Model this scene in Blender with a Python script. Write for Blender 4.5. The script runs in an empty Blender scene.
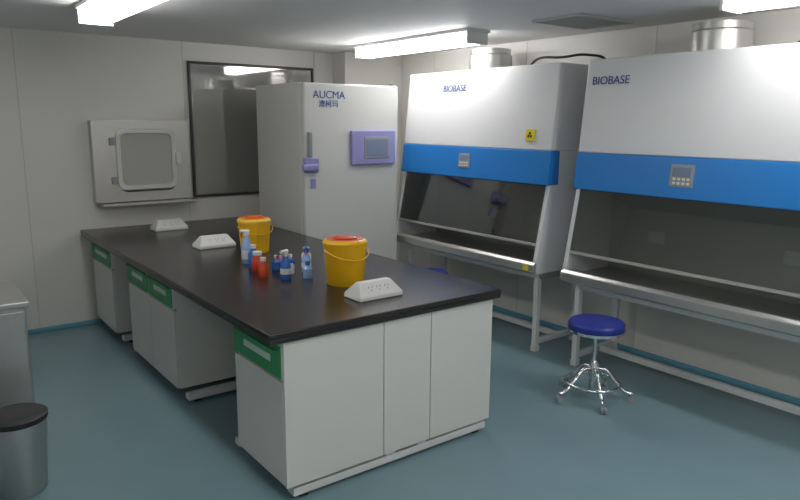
import bpy, bmesh, math, random
from mathutils import Vector, Matrix
random.seed(3)
scene=bpy.context.scene
scene.view_settings.view_transform='Standard'
scene.view_settings.look='None'
scene.view_settings.exposure=0.0

# ---------------------------------------------------------------- materials
def mat(name,col,rough=.5,metal=0,noise=0,nscale=8,spec=.5,emit=None,bump=0,coat=0):
    m=bpy.data.materials.new(name);m.use_nodes=True
    nt=m.node_tree;b=nt.nodes['Principled BSDF']
    b.inputs['Base Color'].default_value=(*col,1);b.inputs['Roughness'].default_value=rough
    b.inputs['Metallic'].default_value=metal;b.inputs['Specular IOR Level'].default_value=spec
    b.inputs['Coat Weight'].default_value=coat
    if emit:
        b.inputs['Emission Color'].default_value=(*emit[0],1);b.inputs['Emission Strength'].default_value=emit[1]
    if noise or bump:
        tc=nt.nodes.new('ShaderNodeTexCoord');n=nt.nodes.new('ShaderNodeTexNoise')
        n.inputs['Scale'].default_value=nscale;n.inputs['Detail'].default_value=4
        nt.links.new(tc.outputs['Object'],n.inputs['Vector'])
        if noise:
            r=nt.nodes.new('ShaderNodeMapRange')
            r.inputs['To Min'].default_value=1-noise;r.inputs['To Max'].default_value=1+noise
            nt.links.new(n.outputs['Fac'],r.inputs['Value'])
            h=nt.nodes.new('ShaderNodeHueSaturation');h.inputs['Color'].default_value=(*col,1)
            nt.links.new(r.outputs['Result'],h.inputs['Value'])
            nt.links.new(h.outputs['Color'],b.inputs['Base Color'])
        if bump:
            bp=nt.nodes.new('ShaderNodeBump');bp.inputs['Strength'].default_value=bump;bp.inputs['Distance'].default_value=.01
            nt.links.new(n.outputs['Fac'],bp.inputs['Height']);nt.links.new(bp.outputs['Normal'],b.inputs['Normal'])
    return m
def glassmat(name,tint,refl=.12,rough=.02):
    m=bpy.data.materials.new(name);m.use_nodes=True;nt=m.node_tree
    for n in list(nt.nodes):
        if n.type!='OUTPUT_MATERIAL': nt.nodes.remove(n)
    out=[n for n in nt.nodes if n.type=='OUTPUT_MATERIAL'][0]
    t=nt.nodes.new('ShaderNodeBsdfTransparent');t.inputs['Color'].default_value=(*tint,1)
    g=nt.nodes.new('ShaderNodeBsdfGlossy');g.inputs['Roughness'].default_value=rough
    mx=nt.nodes.new('ShaderNodeMixShader');lw=nt.nodes.new('ShaderNodeLayerWeight');lw.inputs['Blend'].default_value=.35
    r=nt.nodes.new('ShaderNodeMapRange');r.inputs['To Min'].default_value=refl;r.inputs['To Max'].default_value=.9
    nt.links.new(lw.outputs['Fresnel'],r.inputs['Value']);nt.links.new(r.outputs['Result'],mx.inputs['Fac'])
    nt.links.new(t.outputs[0],mx.inputs[1]);nt.links.new(g.outputs[0],mx.inputs[2]);nt.links.new(mx.outputs[0],out.inputs['Surface'])
    return m
M={}
M['wall']=mat('wall_panel_paint',(.70,.685,.645),.42,noise=.03,nscale=2)
M['seam']=mat('wall_seam',(.54,.53,.50),.6)
M['ceil']=mat('ceiling_paint',(.84,.84,.83),.6,noise=.03,nscale=2)
M['floor']=mat('floor_epoxy',(.200,.310,.350),.28,noise=.10,nscale=3,bump=.02)
M['base']=mat('blue_skirting',(.12,.33,.44),.5)
M['white']=mat('white_laminate',(.70,.69,.66),.4,noise=.02)
M['whitem']=mat('white_coated_steel',(.71,.71,.725),.32,noise=.015)
M['leg']=mat('white_leg_steel',(.68,.69,.68),.4)
M['top']=mat('black_worktop',(.024,.019,.019),.25,noise=.25,nscale=30,spec=.5)
M['green']=mat('green_drawer_handle',(.03,.30,.11),.45)
M['label']=mat('white_label',(.6,.68,.62),.5)
M['dark']=mat('dark_gap',(.03,.03,.03),.7)
M['rub']=mat('black_rubber',(.02,.02,.022),.55)
M['blue']=mat('blue_panel',(.015,.21,.62),.35)
M['steel']=mat('brushed_steel',(.55,.54,.52),.35,metal=.85,noise=.06,nscale=20)
M['steeld']=mat('steel_interior',(.33,.335,.32),.38,metal=.4,noise=.05)
M['chrome']=mat('chrome',(.75,.75,.76),.12,metal=1)
M['seat']=mat('blue_vinyl',(.02,.035,.30),.35)
M['frz']=mat('freezer_enamel',(.61,.61,.585),.33,noise=.015)
M['lav']=mat('lavender_plastic',(.29,.28,.55),.4)
M['screen']=mat('lcd_screen',(.20,.24,.34),.2)
M['yel']=mat('yellow_plastic',(.82,.45,.008),.35)
M['yell']=mat('yellow_translucent_lid',(.82,.50,.05),.35)
M['red']=mat('red_plastic',(.60,.06,.02),.4)
M['orange']=mat('orange_plastic',(.72,.13,.01),.4)
M['bluep']=mat('blue_liquid_plastic',(.04,.16,.55),.15)
M['clear']=mat('pale_blue_plastic',(.30,.46,.75),.2)
M['wp']=mat('white_plastic',(.70,.70,.68),.35)
M['gp']=mat('grey_plastic',(.30,.31,.31),.4)
M['ink']=mat('logo_ink',(.03,.07,.30),.5)
M['bio']=mat('yellow_sticker',(.80,.62,.02),.5)
M['wing']=mat('reflective_window_glass',(.36,.36,.345),.04,metal=.5,spec=1.0,coat=.6)
M['frame']=mat('window_frame_black',(.03,.03,.03),.4)
M['tube']=mat('fluorescent_diffuser',(.9,.9,.9),.5,emit=((1,.985,.965),13.2))
M['vent']=mat('vent_white',(.5,.5,.49),.5)
M['glass']=glassmat('sash_glass',(.62,.66,.64),.14)
M['hglass']=mat('hatch_glass',(.46,.46,.41),.06,coat=.5)

# ---------------------------------------------------------------- helpers
def empty(name,loc=(0,0,0)):
    o=bpy.data.objects.new(name,None);o.location=loc;o.empty_display_size=.1
    scene.collection.objects.link(o);return o
def link(name,bm,m,parent=None,smooth=False):
    me=bpy.data.meshes.new(name)
    if parent is not None:
        bmesh.ops.translate(bm,verts=bm.verts,vec=-Vector(parent.location))
    bmesh.ops.recalc_face_normals(bm,faces=bm.faces)
    bm.to_mesh(me);bm.free()
    me.materials.append(M[m] if isinstance(m,str) else m)
    if smooth:
        for p in me.polygons:p.use_smooth=True
    o=bpy.data.objects.new(name,me);scene.collection.objects.link(o)
    if parent is not None:o.parent=parent
    return o
def bev(o,w,seg=2):
    if w>0:
        b=o.modifiers.new('bevel','BEVEL');b.width=w;b.segments=seg;b.limit_method='ANGLE';b.angle_limit=math.radians(40)
    return o
def addbox(bm,x0,x1,y0,y1,z0,z1):
    v=[bm.verts.new(p) for p in [(x0,y0,z0),(x1,y0,z0),(x1,y1,z0),(x0,y1,z0),(x0,y0,z1),(x1,y0,z1),(x1,y1,z1),(x0,y1,z1)]]
    for f in [(0,3,2,1),(4,5,6,7),(0,1,5,4),(1,2,6,5),(2,3,7,6),(3,0,4,7)]:
        bm.faces.new([v[i] for i in f])
def box(name,p,x0,x1,y0,y1,z0,z1,m,b=.004):
    bm=bmesh.new();addbox(bm,x0,x1,y0,y1,z0,z1);return bev(link(name,bm,m,p),b)
def boxes(name,p,L,m,b=.003):
    bm=bmesh.new()
    for q in L:addbox(bm,*q)
    return bev(link(name,bm,m,p),b)
def prismY(name,p,prof,y0,y1,m,b=.004):
    bm=bmesh.new()
    a=[bm.verts.new((x,y0,z)) for x,z in prof];c=[bm.verts.new((x,y1,z)) for x,z in prof]
    bm.faces.new(a);bm.faces.new(c[::-1]);n=len(prof)
    for i in range(n):bm.faces.new([a[i],c[i],c[(i+1)%n],a[(i+1)%n]])
    return bev(link(name,bm,m,p),b)
def lathe(name,p,cx,cy,prof,m,seg=32,smooth=True,sx=1,sy=1,rot=0):
    bm=bmesh.new();rings=[]
    for r,z in prof:
        rings.append([bm.verts.new((cx+sx*r*math.cos(rot+2*math.pi*i/seg),cy+sy*r*math.sin(rot+2*math.pi*i/seg),z)) for i in range(seg)])
    for a,c in zip(rings,rings[1:]):
        for i in range(seg):bm.faces.new([a[i],a[(i+1)%seg],c[(i+1)%seg],c[i]])
    bm.faces.new(rings[0][::-1]);bm.faces.new(rings[-1])
    o=link(name,bm,m,p,smooth)
    if smooth:
        e=o.modifiers.new('es','EDGE_SPLIT');e.split_angle=math.radians(35)
    return o
def tube(name,p,pts,r,m,cyclic=False,res=10,spline='POLY'):
    cu=bpy.data.curves.new(name,'CURVE');cu.dimensions='3D';cu.bevel_depth=r;cu.bevel_resolution=4;cu.resolution_u=res
    off=Vector(p.location) if p is not None else Vector((0,0,0))
    s=cu.splines.new(spline)
    if spline=='BEZIER':
        s.bezier_points.add(len(pts)-1)
        for q,b in zip(pts,s.bezier_points):
            b.co=Vector(q)-off;b.handle_left_type='AUTO';b.handle_right_type='AUTO'
    else:
        s.points.add(len(pts)-1)
        for q,b in zip(pts,s.points):b.co=(*(Vector(q)-off),1)
    s.use_cyclic_u=cyclic;cu.use_fill_caps=True
    o=bpy.data.objects.new(name+'_c',cu);scene.collection.objects.link(o)
    dg=bpy.context.evaluated_depsgraph_get();me=bpy.data.meshes.new_from_object(o.evaluated_get(dg))
    bpy.data.objects.remove(o)
    me.materials.clear();me.materials.append(M[m])
    for f in me.polygons:f.use_smooth=True
    o=bpy.data.objects.new(name,me);scene.collection.objects.link(o);o.parent=p
    return o
def text(name,p,s,size,origin,xa,ya,m,depth=.001):
    cu=bpy.data.curves.new(name,'FONT');cu.body=s;cu.size=size;cu.extrude=depth
    o=bpy.data.objects.new(name+'_t',cu);scene.collection.objects.link(o)
    dg=bpy.context.evaluated_depsgraph_get();me=bpy.data.meshes.new_from_object(o.evaluated_get(dg))
    bpy.data.objects.remove(o)
    xa=Vector(xa).normalized();ya=Vector(ya).normalized();za=xa.cross(ya)
    mt=Matrix((xa,ya,za)).transposed().to_4x4();mt.translation=Vector(origin)-Vector(p.location)
    me.transform(mt);me.materials.clear();me.materials.append(M[m])
    o=bpy.data.objects.new(name,me);scene.collection.objects.link(o);o.parent=p;return o

# ---------------------------------------------------------------- room
RX0,RX1,RY0,RY1,H=-1.3,4.36,-2.2,5.955,2.375
T=.1
box('floor',None,RX0-T,RX1+T,RY0-T,RY1+T,-T,0,'floor',0)
box('ceiling',None,RX0-T,RX1+T,RY0-T,RY1+T,H,H+T,'ceil',0)
box('wall_back',None,RX0-T,RX1+T,RY1,RY1+T,0,H,'wall',0)
box('wall_front',None,RX0-T,RX1+T,RY0-T,RY0,0,H,'wall',0)
box('wall_left',None,RX0-T,RX0,RY0,RY1,0,H,'wall',0)
box('wall_right',None,RX1,RX1+T,RY0,RY1,0,H,'wall',0)
box('wall_column',None,3.66,RX1,5.72,RY1,0,H,'wall',.01)
def cove(name,x0,x1,y0,y1):
    return box(name,None,x0,x1,y0,y1,0,.035,'base',.006)
cove('baseboard_back',RX0,3.66,RY1-.03,RY1)
cove('baseboard_right',RX1-.03,RX1,RY0,5.72)
cove('baseboard_left',RX0,RX0+.03,RY0,RY1-.03)
L=[]
for x in [-.2,.85,2.14,3.45]:
    L.append((x-.003,x+.003,RY1-.002,RY1,0.04,H))
boxes('trim_1',None,L,'seam',0)
L=[]
for y in [-.8,.4,1.6,2.8,4.0,5.2]:
    L.append((RX1-.002,RX1,y-.003,y+.003,.04,H))
boxes('trim_2',None,L,'seam',0)

# window
w=empty('window_1',(2.8,RY1,1.6))
wx0,wx1,wz0,wz1=2.175,3.43,1.02,2.215
t=.024
boxes('frame',w,[(wx0,wx1,RY1-.025,RY1,wz0,wz0+t),(wx0,wx1,RY1-.025,RY1,wz1-t,wz1),(wx0,wx0+t,RY1-.025,RY1,wz0+t,wz1-t),(wx1-t,wx1,RY1-.025,RY1,wz0+t,wz1-t)],'frame',.004)
box('pane',w,wx0+t,wx1-t,RY1-.012,RY1,wz0+t,wz1-t,'wing',0)

# pass-through hatch
h=empty('pass_through_hatch',(1.73,RY1,1.35))
def rring(bm,x0,x1,z0,z1,r,y,n=6):
    vs=[]
    for cx,cz,a0 in [(x1-r,z1-r,0),(x0+r,z1-r,90),(x0+r,z0+r,180),(x1-r,z0+r,270)]:
        for i in range(n+1):
            a=math.radians(a0+90*i/n);vs.append(bm.verts.new((cx+r*math.cos(a),y,cz+r*math.sin(a))))
    return vs
def frame_rr(name,p,o,i,ro,ri,yf,yb,m,b=.003):
    bm=bmesh.new();A=rring(bm,*o,ro,yf);B=rring(bm,*i,ri,yf);C=rring(bm,*o,ro,yb);D=rring(bm,*i,ri,yb);n=len(A)
    for k in range(n):
        j=(k+1)%n
        for a,c in((A,B),(C,A),(B,D),(D,C)):
            bm.faces.new([a[k],a[j],c[j],c[k]])
    return bev(link(name,bm,m,p),b)
frame_rr('outer_frame',h,(1.33,2.13,1.03,1.70),(1.53,1.99,1.11,1.63),.01,.06,RY1-.10,RY1,'steel')
frame_rr('door_frame',h,(1.51,2.0,1.13,1.63),(1.545,1.965,1.165,1.595),.06,.05,RY1-.118,RY1-.09,'wp')
box('glass',h,1.53,1.98,RY1-.095,RY1-.06,1.14,1.61,'hglass',0)
box('ledge',h,1.37,2.15,RY1-.16,RY1,1.0,1.025,'steel')
box('latch',h,1.99,2.03,RY1-.155,RY1-.10,1.33,1.43,'wp',.006)
boxes('hinges',h,[(1.46,1.50,RY1-.125,RY1-.10,1.18,1.24),(1.46,1.50,RY1-.125,RY1-.10,1.50,1.56)],'gp')

# ceiling lights
def fixture(x,y0,y1,wd=.19):
    e=empty('ceiling_light',(x,(y0+y1)/2,H))
    box('housing',e,x-wd/2-.02,x+wd/2+.02,y0-.03,y1+.03,H-.025,H,'whitem')
    prismY('diffuser',e,[(x-wd/2,H-.025),(x-wd/2+.005,H-.075),(x-.06,H-.105),(x+.06,H-.105),(x+wd/2-.005,H-.075),(x+wd/2,H-.025)],y0,y1,'tube',.004)
    boxes('end_caps',e,[(x-wd/2-.005,x+wd/2+.005,y0-.02,y0,H-.108,H-.025),(x-wd/2-.005,x+wd/2+.005,y1,y1+.02,H-.108,H-.025)],'wp')
fixture(3.54,3.75,5.20)
fixture(1.10,3.05,4.50)
fixture(3.54,.4,1.85)
fixture(1.10,.2,1.65)
fixture(-.3,-1.9,-.45)
fixture(2.8,-1.9,-.45)
# vent
v=empty('ceiling_vent',(3.8,3.0,H))
boxes('frame',v,[(3.52,4.08,2.80,2.83,H-.015,H),(3.52,4.08,3.17,3.20,H-.015,H),(3.52,3.55,2.83,3.17,H-.015,H),(4.05,4.08,2.83,3.17,H-.015,H)],'vent')
box('backing',v,3.55,4.05,2.83,3.17,H-.004,H,'gp',0)
L=[(3.55,4.05,2.845+i*.033,2.86+i*.033,H-.012,H-.004) for i in range(10)]
boxes('louvres',v,L,'vent',0)

# ---------------------------------------------------------------- lab bench
X0,X1,Y0,Y1,hb=1.198,2.583,2.48,5.90,.818
b=empty('lab_bench',((X0+X1)/2,(Y0+Y1)/2,0))
box('worktop',b,X0,X1,Y0,Y1,hb-.030,hb,'top',.006)
box('worktop_edge',b,X0+.004,X1-.004,Y0+.004,Y1-.004,hb-.05,hb-.030,'top',.002)
zt=hb-.05
cx0,cx1=X0+.095,X1-.045
def cab(y0,y1,nd,side):
    if side<0: a0,a1=cx0,cx0+.55
    else: a0,a1=cx1-.43,cx1
    nm='cabinet_%s_%d'%('w' if side<0 else 'e',int(y0*100))
    box(nm,b,a0,a1,y0,y1,.075,zt-.006,'white',.003)
    wdt=(y1-y0)/nd
    for i in range(nd):
        u0=y0+i*wdt+.004;u1=y0+(i+1)*wdt-.004
        xf=a0 if side<0 else a1
        s=-1 if side<0 else 1
        def fr(n,ya,yb,za,zb,th,m,bb=.003):
            x_=sorted((xf,xf+s*th));box(n,b,x_[0],x_[1],ya,yb,za,zb,m,bb)
        fr(nm+'_drawer_%d'%i,u0,u1,zt-.185,zt-.012,.018,'white')
        fr(nm+'_drawer_green_%d'%i,u0+.008,u1-.008,zt-.178,zt-.030,.024,'green')
        fr(nm+'_drawer_pull_%d'%i,u0+.03,u1-.03,zt-.065,zt-.052,.036,'green')
        fr(nm+'_drawer_label_%d'%i,u0+.10,u1-.13,zt-.120,zt-.088,.026,'label',0)
        fr(nm+'_door_%d'%i,u0,u1,.08,zt-.193,.018,'white')
        fr(nm+'_gap_%d'%i,u0-.004,u1+.004,zt-.193,zt-.185,.004,'dark',0)
cab(Y0+.035,3.03,1,-1)
cab(3.92,4.86,2,-1)
cab(5.30,5.88,1,-1)
cab(Y0+.035,3.03,1,1)
cab(3.92,4.86,2,1)
cab(5.30,5.88,1,1)
yb_=Y0+.025
box('end_panel_a',b,cx0-.018,1.808,yb_-.004,yb_+.012,.075,zt-.006,'white',.003)
box('end_panel_b',b,1.813,2.103,yb_-.004,yb_+.012,.075,zt-.006,'white',.003)
box('end_panel_c',b,2.108,cx1,yb_-.004,yb_+.012,.075,zt-.006,'white',.003)
box('end_gap',b,1.80,2.115,yb_+.006,yb_+.02,.085,zt-.01,'dark',0)
boxes('apron',b,[(cx0+.02,cx0+.05,Y0+.1,Y1-.04,zt-.06,zt),(cx1-.05,cx1-.02,Y0+.1,Y1-.04,zt-.06,zt),
  (1.82,1.86,Y0+.1,Y1-.04,.20,.26),(2.06,2.10,Y0+.1,Y1-.04,.20,.26)],'leg')
L=[];Fe=[]
for y in (Y0+.03,3.10,3.84,4.92,5.24):
    L.append((cx0+.02,cx1-.02,y,y+.06,.02,.058))
    L.append((1.83,1.89,y,y+.06,.058,zt));L.append((2.03,2.09,y,y+.06,.058,zt))
    L.append((cx0+.03,cx1-.03,y,y+.06,zt-.05,zt))
    for x in (cx0+.06,cx1-.10):Fe.append((x,x+.04,y+.01,y+.05,0,.02))
boxes('c_frames',b,L,'leg')
boxes('feet',b,Fe,'rub')
box('service_spine',b,1.87,2.05,3.05,5.86,.12,.74,'white')

# desktop socket blocks
def socket(x,y,rot=0):
    e=empty('desktop_power_socket',(x,y,hb))
    wd,dp,hh=.135,.075,.085
    bm=bmesh.new()
    prof=[(-dp,0),(dp,0),(dp,.025),(.02,hh),(-.02,hh),(-dp,.025)]
    a=[bm.verts.new((x-wd,y+p,hb+q)) for p,q in prof]
    c=[bm.verts.new((x+wd,y+p,hb+q)) for p,q in prof]
    for vv in a:
        if vv.co.z>hb+.03: vv.co.x+=.04
    for vv in c:
        if vv.co.z>hb+.03: vv.co.x-=.04
    bm.faces.new(a);bm.faces.new(c[::-1])
    for i in range(6):bm.faces.new([a[i],c[i],c[(i+1)%6],a[(i+1)%6]])
    bev(link('body',bm,'wp',e),.006)
    for s in (-1,1):
        for k in (-.05,0,.05):
            for (du,dv) in ((-.010,.008),(.010,.008),(0,-.010)):
                cy=s*(.02+(dp-.02)*.5);cz=.025+(hh-.025)*.5
                t=dv
                px=x+k+du;py=y+cy-s*t*.675;pz=hb+cz+t*.737
                n=Vector((0,s*.737,.675))
                bm=bmesh.new();bmesh.ops.create_cube(bm,size=1)
                up=Vector((0,-s*.675,.737));xx=Vector((1,0,0))
                mtx=Matrix((xx*.004,up*.009,n*.003)).transposed().to_4x4();mtx.translation=Vector((px,py,pz))
                bm.transform(mtx);link('slot',bm,'gp',e)
    return e
socket(1.93,2.76);socket(1.80,4.56);socket(1.80,5.52)

# sharps buckets
def bucket(x,y,seg=40,s=1,lidm='yel',top='red',kind=0):
    e=empty('sharps_bucket',(x,y,hb));z=hb
    r0,r1,hh=.096*s,.112*s,.215*s
    lathe('body',e,x,y,[(r0*.96,z),(r0,z+.006),(r1,z+hh)],'yel',seg,kind==0)
    lathe('lid',e,x,y,[(r1+.004,z+hh-.012),(r1+.006,z+hh+.006),(r1-.004,z+hh+.016),(r1*.86,z+hh+.022)],lidm,seg,kind==0)
    lathe('cap',e,x,y,[(r1*.55,z+hh+.020),(r1*.55,z+hh+.030),(r1*.48,z+hh+.034)],top,24)
    lathe('band',e,x,y,[(r1*.84,z+hh+.0215),(r1*.84,z+hh+.0235)],top,seg)
    pts=[(x+(r1+.012)*math.cos(a),y+(r1+.012)*math.sin(a),z+hh-.03-.05*math.sin(max(0,(a-math.radians(180))))) for a in [math.radians(180+i*15) for i in range(13)]]
    tube('handle',e,pts,.003,'yell')
bucket(1.965,3.085,s=1.07)
bucket(1.955,4.22,seg=10,s=1.0,lidm='yell',top='orange',kind=1)

def spray(x,y,m='bluep',ang=0,hgt=.17,head='wp',r=.036):
    e=empty('spray_bottle',(x,y,hb));z=hb
    lathe('body',e,x,y,[(r*.9,z),(r,z+.006),(r,z+hgt*.62),(r*.75,z+hgt*.85),(.014,z+hgt),(.014,z+hgt+.012)],m,24)
    lathe('label',e,x,y,[(r+.001,z+.03),(r+.001,z+hgt*.5)],'wp',24)
    lathe('collar',e,x,y,[(.017,z+hgt+.008),(.017,z+hgt+.03)],head,16)
    c,s=math.cos(ang),math.sin(ang)
    def P(a,zz):return(x+a*c,y+a*s,z+hgt+zz)
    tube('head',e,[P(-.018,.034),P(0,.036),P(.022,.035),P(.038,.034)],.009,head)
    tube('stem',e,[P(0,.02),P(0,.038)],.008,head)
    tube('trigger',e,[P(.024,.033),P(.030,.016),P(.027,-.005)],.004,'red' if m!='red' else 'wp')
def bottle(name,x,y,r,hh,m,cap,capm_r=.5):
    e=empty(name,(x,y,hb))
    lathe('body',e,x,y,[(r*.93,hb),(r,hb+.005),(r,hb+hh*.7),(r*capm_r*.85,hb+hh*.9),(r*capm_r*.85,hb+hh)],m,24)
    lathe('cap',e,x,y,[(r*capm_r,hb+hh*.95),(r*capm_r,hb+hh*.95+.02)],cap,20)
spray(1.745,3.37,'bluep',math.radians(200),.125,'wp',.030)
spray(1.93,3.46,'clear',math.radians(240),.11,'bluep',.028)
spray(1.75,3.90,'clear',math.radians(150),.17,'wp',.032)
bottle('disinfectant_bottle',1.86,3.32,.028,.08,'clear','bluep')
bottle('reagent_bottle',1.66,3.48,.028,.10,'red','wp',.6)
bottle('reagent_bottle',1.69,3.62,.034,.11,'red','wp',.8)
bottle('reagent_bottle',1.72,3.74,.030,.13,'bluep','wp',.6)
bottle('reagent_bottle',1.83,3.47,.022,.07,'wp','bluep',.8)
bottle('reagent_bottle',2.02,3.62,.030,.10,'wp','clear',.7)
x,yy=1.79,3.58
e=empty('test_tube_rack',(x+.065,yy+.03,hb))
boxes('rack',e,[(x,x+.13,yy,yy+.06,hb,hb+.006),(x,x+.13,yy,yy+.06,hb+.045,hb+.050),(x,x+.004,yy,yy+.06,hb,hb+.05),(x+.126,x+.13,yy,yy+.06,hb,hb+.05)],'bluep',.001)
for i in range(5):
    for j in range(2):
        lathe('tube',e,x+.020+i*.0225,yy+.017+j*.026,[(.004,hb+.006),(.007,hb+.014),(.007,hb+.075)],'clear',12)
        lathe('tube_cap',e,x+.020+i*.0225,yy+.017+j*.026,[(.0085,hb+.072),(.0085,hb+.088)],['red','wp','bluep','clear','wp'][(i+j)%5],12)

# ---------------------------------------------------------------- freezer
fx0,fx1,fy,fh=2.645,3.575,4.74,2.008
f=empty('upright_freezer',((fx0+fx1)/2,fy+.42,0))
box('body',f,fx0,fx1,fy+.075,fy+.85,.06,fh,'frz',.012)
box('door',f,fx0,fx1,fy,fy+.068,.10,fh-.004,'frz',.014)
box('gasket',f,fx0+.015,fx1-.015,fy+.06,fy+.08,.11,fh-.015,'dark',0)
box('display_housing',f,3.075,3.525,fy-.03,fy+.002,1.345,1.635,'lav',.012)
box('display_bezel',f,3.20,3.46,fy-.035,fy-.025,1.40,1.58,'gp',.004)
box('display_screen',f,3.22,3.44,fy-.038,fy-.03,1.42,1.56,'screen',.002)
box('latch_base',f,fx0-.012,fx0+.12,fy-.03,fy+.01,1.30,1.42,'lav',.012)
box('latch_lever',f,fx0-.05,fx0+.09,fy-.075,fy-.035,1.32,1.37,'lav',.012)
box('latch_stem',f,fx0+.02,fx0+.05,fy-.05,fy-.02,1.33,1.36,'gp')
box('handle_bar',f,fx0+.025,fx0+.055,fy-.04,fy+.002,1.42,1.62,'gp',.008)
box('lock_plate',f,fx0+.05,fx0+.10,fy-.006,fy+.002,1.17,1.25,'lav')
lathe('hinge_top',f,fx1-.05,fy+.03,[(.025,fh-.006),(.025,fh+.012)],'gp',16)
L=[(x,x+.05,y,y+.05,0,.06) for x in(fx0+.05,fx1-.1) for y in (fy+.12,fy+.75)]
boxes('feet',f,L,'rub')
text('logo',f,'AUCMA',.085,(2.73,fy-.002,1.885),(1,0,0),(0,0,1),'ink')
text('logo_small',f,'澳柯玛',.062,(2.78,fy-.002,1.82),(1,0,0),(0,0,1),'ink')

# ---------------------------------------------------------------- biosafety cabinets
def fx(z):return 3.739+(z-1.264)*.1014
def hood(ylo,yhi,sticker=True,logo_y=None,disp_y=None,dw=.13,dh=.10):
    e=empty('biosafety_cabinet',(4.0,(ylo+yhi)/2,0))
    zb,zm,zt_=1.264,1.509,2.122
    XB=4.26
    prismY('upper_white_body',e,[(fx(zm),zm),(XB,zm),(XB,zt_),(fx(zt_),zt_)],ylo,yhi,'whitem',.008)
    prismY('blue_band',e,[(fx(zb)-.006,zb),(3.86,zb),(3.86,zm-.001),(fx(zm)-.006,zm-.001)],ylo-.004,yhi+.004,'blue',.006)
    prismY('inner_top',e,[(3.85,zb),(XB,zb),(XB,zm),(3.85,zm)],ylo,yhi,'whitem',.002)
    prof=[(3.77,zb),(3.665,.72),(3.665,.62),(XB,.62),(XB,zb)]
    prismY('side_a',e,prof,ylo,ylo+.035,'whitem',.003)
    prismY('side_b',e,prof,yhi-.035,yhi,'whitem',.003)
    box('back',e,4.14,XB,ylo+.035,yhi-.035,.62,zb,'steeld',0)
    box('work_tray',e,3.70,4.14,ylo+.035,yhi-.035,.64,.675,'steel',.002)
    prismY('armrest_lip',e,[(3.635,.635),(3.74,.60),(3.74,.70),(3.66,.71),(3.635,.69)],ylo+.002,yhi-.002,'steel',.006)
    boxes('tray_slots',e,[(3.72,3.75,ylo+.08+i*.03,ylo+.095+i*.03,.675,.677) for i in range(int((yhi-ylo-.16)/.03))],'gp',0)
    prismY('drain_pan',e,[(3.78,.56),(4.2,.56),(4.2,.62),(3.74,.62)],ylo+.04,yhi-.04,'steeld',.003)
    prismY('sash_glass',e,[(3.768,zb),(3.774,zb),(3.694,.84),(3.688,.84)],ylo+.037,yhi-.037,'glass',0)
    prismY('sash_grip',e,[(3.680,.822),(3.698,.822),(3.702,.842),(3.684,.842)],ylo+.037,yhi-.037,'steel',.002)
    tube('interior_lamp',e,[(4.10,ylo+.2,1.23),(4.10,yhi-.2,1.23)],.014,'wp')
    boxes('interior_outlets',e,[(4.125,4.14,ylo+.35,ylo+.47,.90,.98),(4.125,4.14,yhi-.47,yhi-.35,.90,.98)],'wp')
    box('back_seam',e,4.135,4.14,ylo+.05,yhi-.05,.80,.806,'gp',0)
    L=[];Fe=[]
    for y in (ylo+.05,yhi-.09):
        for x in (3.75,4.20):
            L.append((x,x+.04,y,y+.04,.05,.60));Fe.append((x-.005,x+.045,y-.005,y+.045,0,.05))
        L.append((3.79,4.20,y,y+.04,.06,.10));L.append((3.79,4.20,y,y+.04,.56,.60))
    L.append((4.02,4.06,ylo+.09,yhi-.09,.06,.10))
    L.append((3.75,3.79,ylo+.09,yhi-.09,.565,.60))
    L.append((4.20,4.24,ylo+.09,yhi-.09,.565,.60))
    boxes('stand',e,L,'leg',.004);boxes('stand_feet',e,Fe,'leg',.006)
    yc=(ylo+yhi)/2+.08
    lathe('exhaust_collar',e,4.06,yc,[(.175,zt_),(.175,zt_+.12),(.165,zt_+.13),(.165,zt_+.17)],'steel',32)
    sl=(.1009,0,.9949)
    def plate(n,yc,zc,w_,h_,th,m):
        bm=bmesh.new();bmesh.ops.create_cube(bm,size=1)
        up=Vector(sl);xx=Vector((0,-1,0));nn=xx.cross(up)
        mtx=Matrix((xx*w_,up*h_,nn*th)).transposed().to_4x4();mtx.translation=Vector((fx(zc)-.006,yc,zc));bm.transform(mtx)
        bev(link(n,bm,m,e),.002)
    plate('display_plate',disp_y,1.40,dw,dh*1.15,.010,'gp')
    plate('display_lcd',disp_y,1.40+dh*.2,dw*.8,dh*.45,.016,'screen')
    for r in range(2):
        for k in range(4):
            plate('button',disp_y-dw*.3+k*dw*.2,1.40-dh*.18-r*dh*.22,dw*.12,dh*.13,.016,'wp')
    text('logo',e,'BIOBASE',.075,(fx(1.96)-.004,logo_y,1.955),(0,-1,0),sl,'ink')
    if sticker:
        plate('biohazard_sticker',3.39,1.615,.085,.085,.012+.002,'bio')
        for a in (90,210,330):
            yy=3.39-.014*math.cos(math.radians(a));zz=1.615+.014*math.sin(math.radians(a))
            bm=bmesh.new();bmesh.ops.create_circle(bm,cap_ends=True,radius=.011,segments=16)
            up=Vector(sl);xx=Vector((0,-1,0));nn=xx.cross(up)
            mtx=Matrix((xx,up,nn)).transposed().to_4x4();mtx.translation=Vector((fx(zz)-.0145,yy,zz));bm.transform(mtx)
            link('biohazard_mark',bm,'rub',e)
        box('warning_label',e,3.630,3.636,ylo+.05,ylo+.10,.645,.685,'bio',0)
    tube('power_cable',e,[(4.1,ylo+.55,zt_+.01),(4.0,ylo+.35,zt_+.06),(3.98,ylo+.12,zt_+.05),(4.05,ylo-.05,zt_+.06),(4.25,ylo-.08,zt_+.01),(4.33,ylo-.08,1.8),(4.33,ylo-.08,1.2)],.009,'rub',spline='BEZIER')
    return e
hood(3.187,4.897,True,4.42,4.07)
hood(1.24,2.95,False,2.90,2.17,.15,.115)

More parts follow.
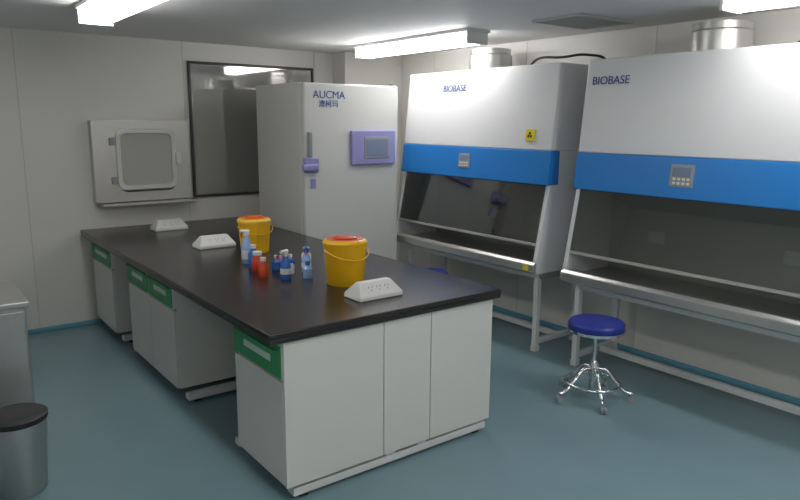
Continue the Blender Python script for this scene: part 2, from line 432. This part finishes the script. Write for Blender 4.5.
# ---------------------------------------------------------------- stools
def stool(x,y,rot=0,sz=.507):
    e=empty('lab_stool',(x,y,0))
    lathe('seat_cushion',e,x,y,[(.155,sz-.05),(.168,sz-.04),(.170,sz-.015),(.160,sz-.002),(.12,sz+.002)],'seat',40)
    lathe('seat_rim',e,x,y,[(.165,sz-.068),(.173,sz-.064),(.173,sz-.046),(.165,sz-.044)],'chrome',40)
    lathe('seat_plate',e,x,y,[(.07,sz-.085),(.10,sz-.066)],'chrome',24)
    lathe('column',e,x,y,[(.013,.20),(.013,sz-.08)],'chrome',16)
    lathe('sleeve',e,x,y,[(.024,.07),(.026,.075),(.026,.235),(.018,.25)],'chrome',20)
    for i in range(5):
        a=rot+i*2*math.pi/5;c,s=math.cos(a),math.sin(a)
        tube('leg_%d'%i,e,[(x+r*c,y+r*s,z) for r,z in((.015,.20),(.07,.195),(.13,.13),(.20,.065),(.235,.055))],.012,'chrome',spline='BEZIER')
        lathe('caster_stem_%d'%i,e,x+.235*c,y+.235*s,[(.008,.035),(.008,.06)],'chrome',12)
        for k in (-1,1):
            wx,wy=x+.235*c-k*.010*s,y+.235*s+k*.010*c
            bm=bmesh.new();bmesh.ops.create_cone(bm,cap_ends=True,segments=20,radius1=.021,radius2=.021,depth=.014)
            bm.transform(Matrix.Translation((wx,wy,.0215))@Matrix.Rotation(a,4,'Z')@Matrix.Rotation(math.pi/2,4,'X'))
            link('caster_%d_%d'%(i,k),bm,'gp',e)
    ring=[(x+.165*math.cos(t*math.pi/18),y+.165*math.sin(t*math.pi/18),.108) for t in range(36)]
    tube('foot_ring',e,ring,.010,'chrome',cyclic=True)
stool(3.385,2.44,.3)
stool(3.42,4.12,.8)

# ---------------------------------------------------------------- left items
e=empty('steel_side_cabinet',(.15,3.95,0))
box('body',e,-.25,.475,3.72,4.25,.06,.78,'steel',.006)
box('top',e,-.27,.49,3.70,4.27,.78,.81,'steel',.006)
boxes('doors',e,[(-.24,.095,3.705,3.72,.09,.76),(.105,.465,3.705,3.72,.09,.76)],'steel')
boxes('handles',e,[(.06,.075,3.68,3.705,.4,.52),(.125,.14,3.68,3.705,.4,.52)],'chrome')
boxes('feet',e,[(-.2,-.16,3.76,3.8,0,.06),(.37,.41,3.76,3.8,0,.06),(-.2,-.16,4.15,4.19,0,.06),(.37,.41,4.15,4.19,0,.06)],'rub')
bx,by=.345,3.36
e=empty('waste_bin',(bx,by,0))
lathe('body',e,bx,by,[(.10,0),(.105,.01),(.128,.35)],'steel',32)
lathe('rim',e,bx,by,[(.130,.345),(.133,.35),(.133,.370),(.123,.375)],'rub',32)
lathe('lid_dish',e,bx,by,[(.122,.373),(.05,.377)],'rub',32)

# ---------------------------------------------------------------- camera
p=math.radians(10.761);y=math.radians(37.256);r=math.radians(.415)
F=Vector((math.sin(y),math.cos(y),0));R=Vector((math.cos(y),-math.sin(y),0));Z=Vector((0,0,1))
fw=F*math.cos(p)-Z*math.sin(p);up=F*math.sin(p)+Z*math.cos(p)
R2=R*math.cos(r)+up*math.sin(r);U2=-R*math.sin(r)+up*math.cos(r)
cam=bpy.data.cameras.new('camera');co=bpy.data.objects.new('camera',cam);scene.collection.objects.link(co)
cam.sensor_width=36;cam.lens=671.37/800*36;cam.clip_start=.05
mt=Matrix((R2,U2,-fw)).transposed().to_4x4();mt.translation=Vector((0,0,1.7));co.matrix_world=mt
scene.camera=co
wd=bpy.data.worlds.new('world');scene.world=wd;wd.use_nodes=True
wd.node_tree.nodes['Background'].inputs[0].default_value=(.5,.55,.6,1);wd.node_tree.nodes['Background'].inputs[1].default_value=.2
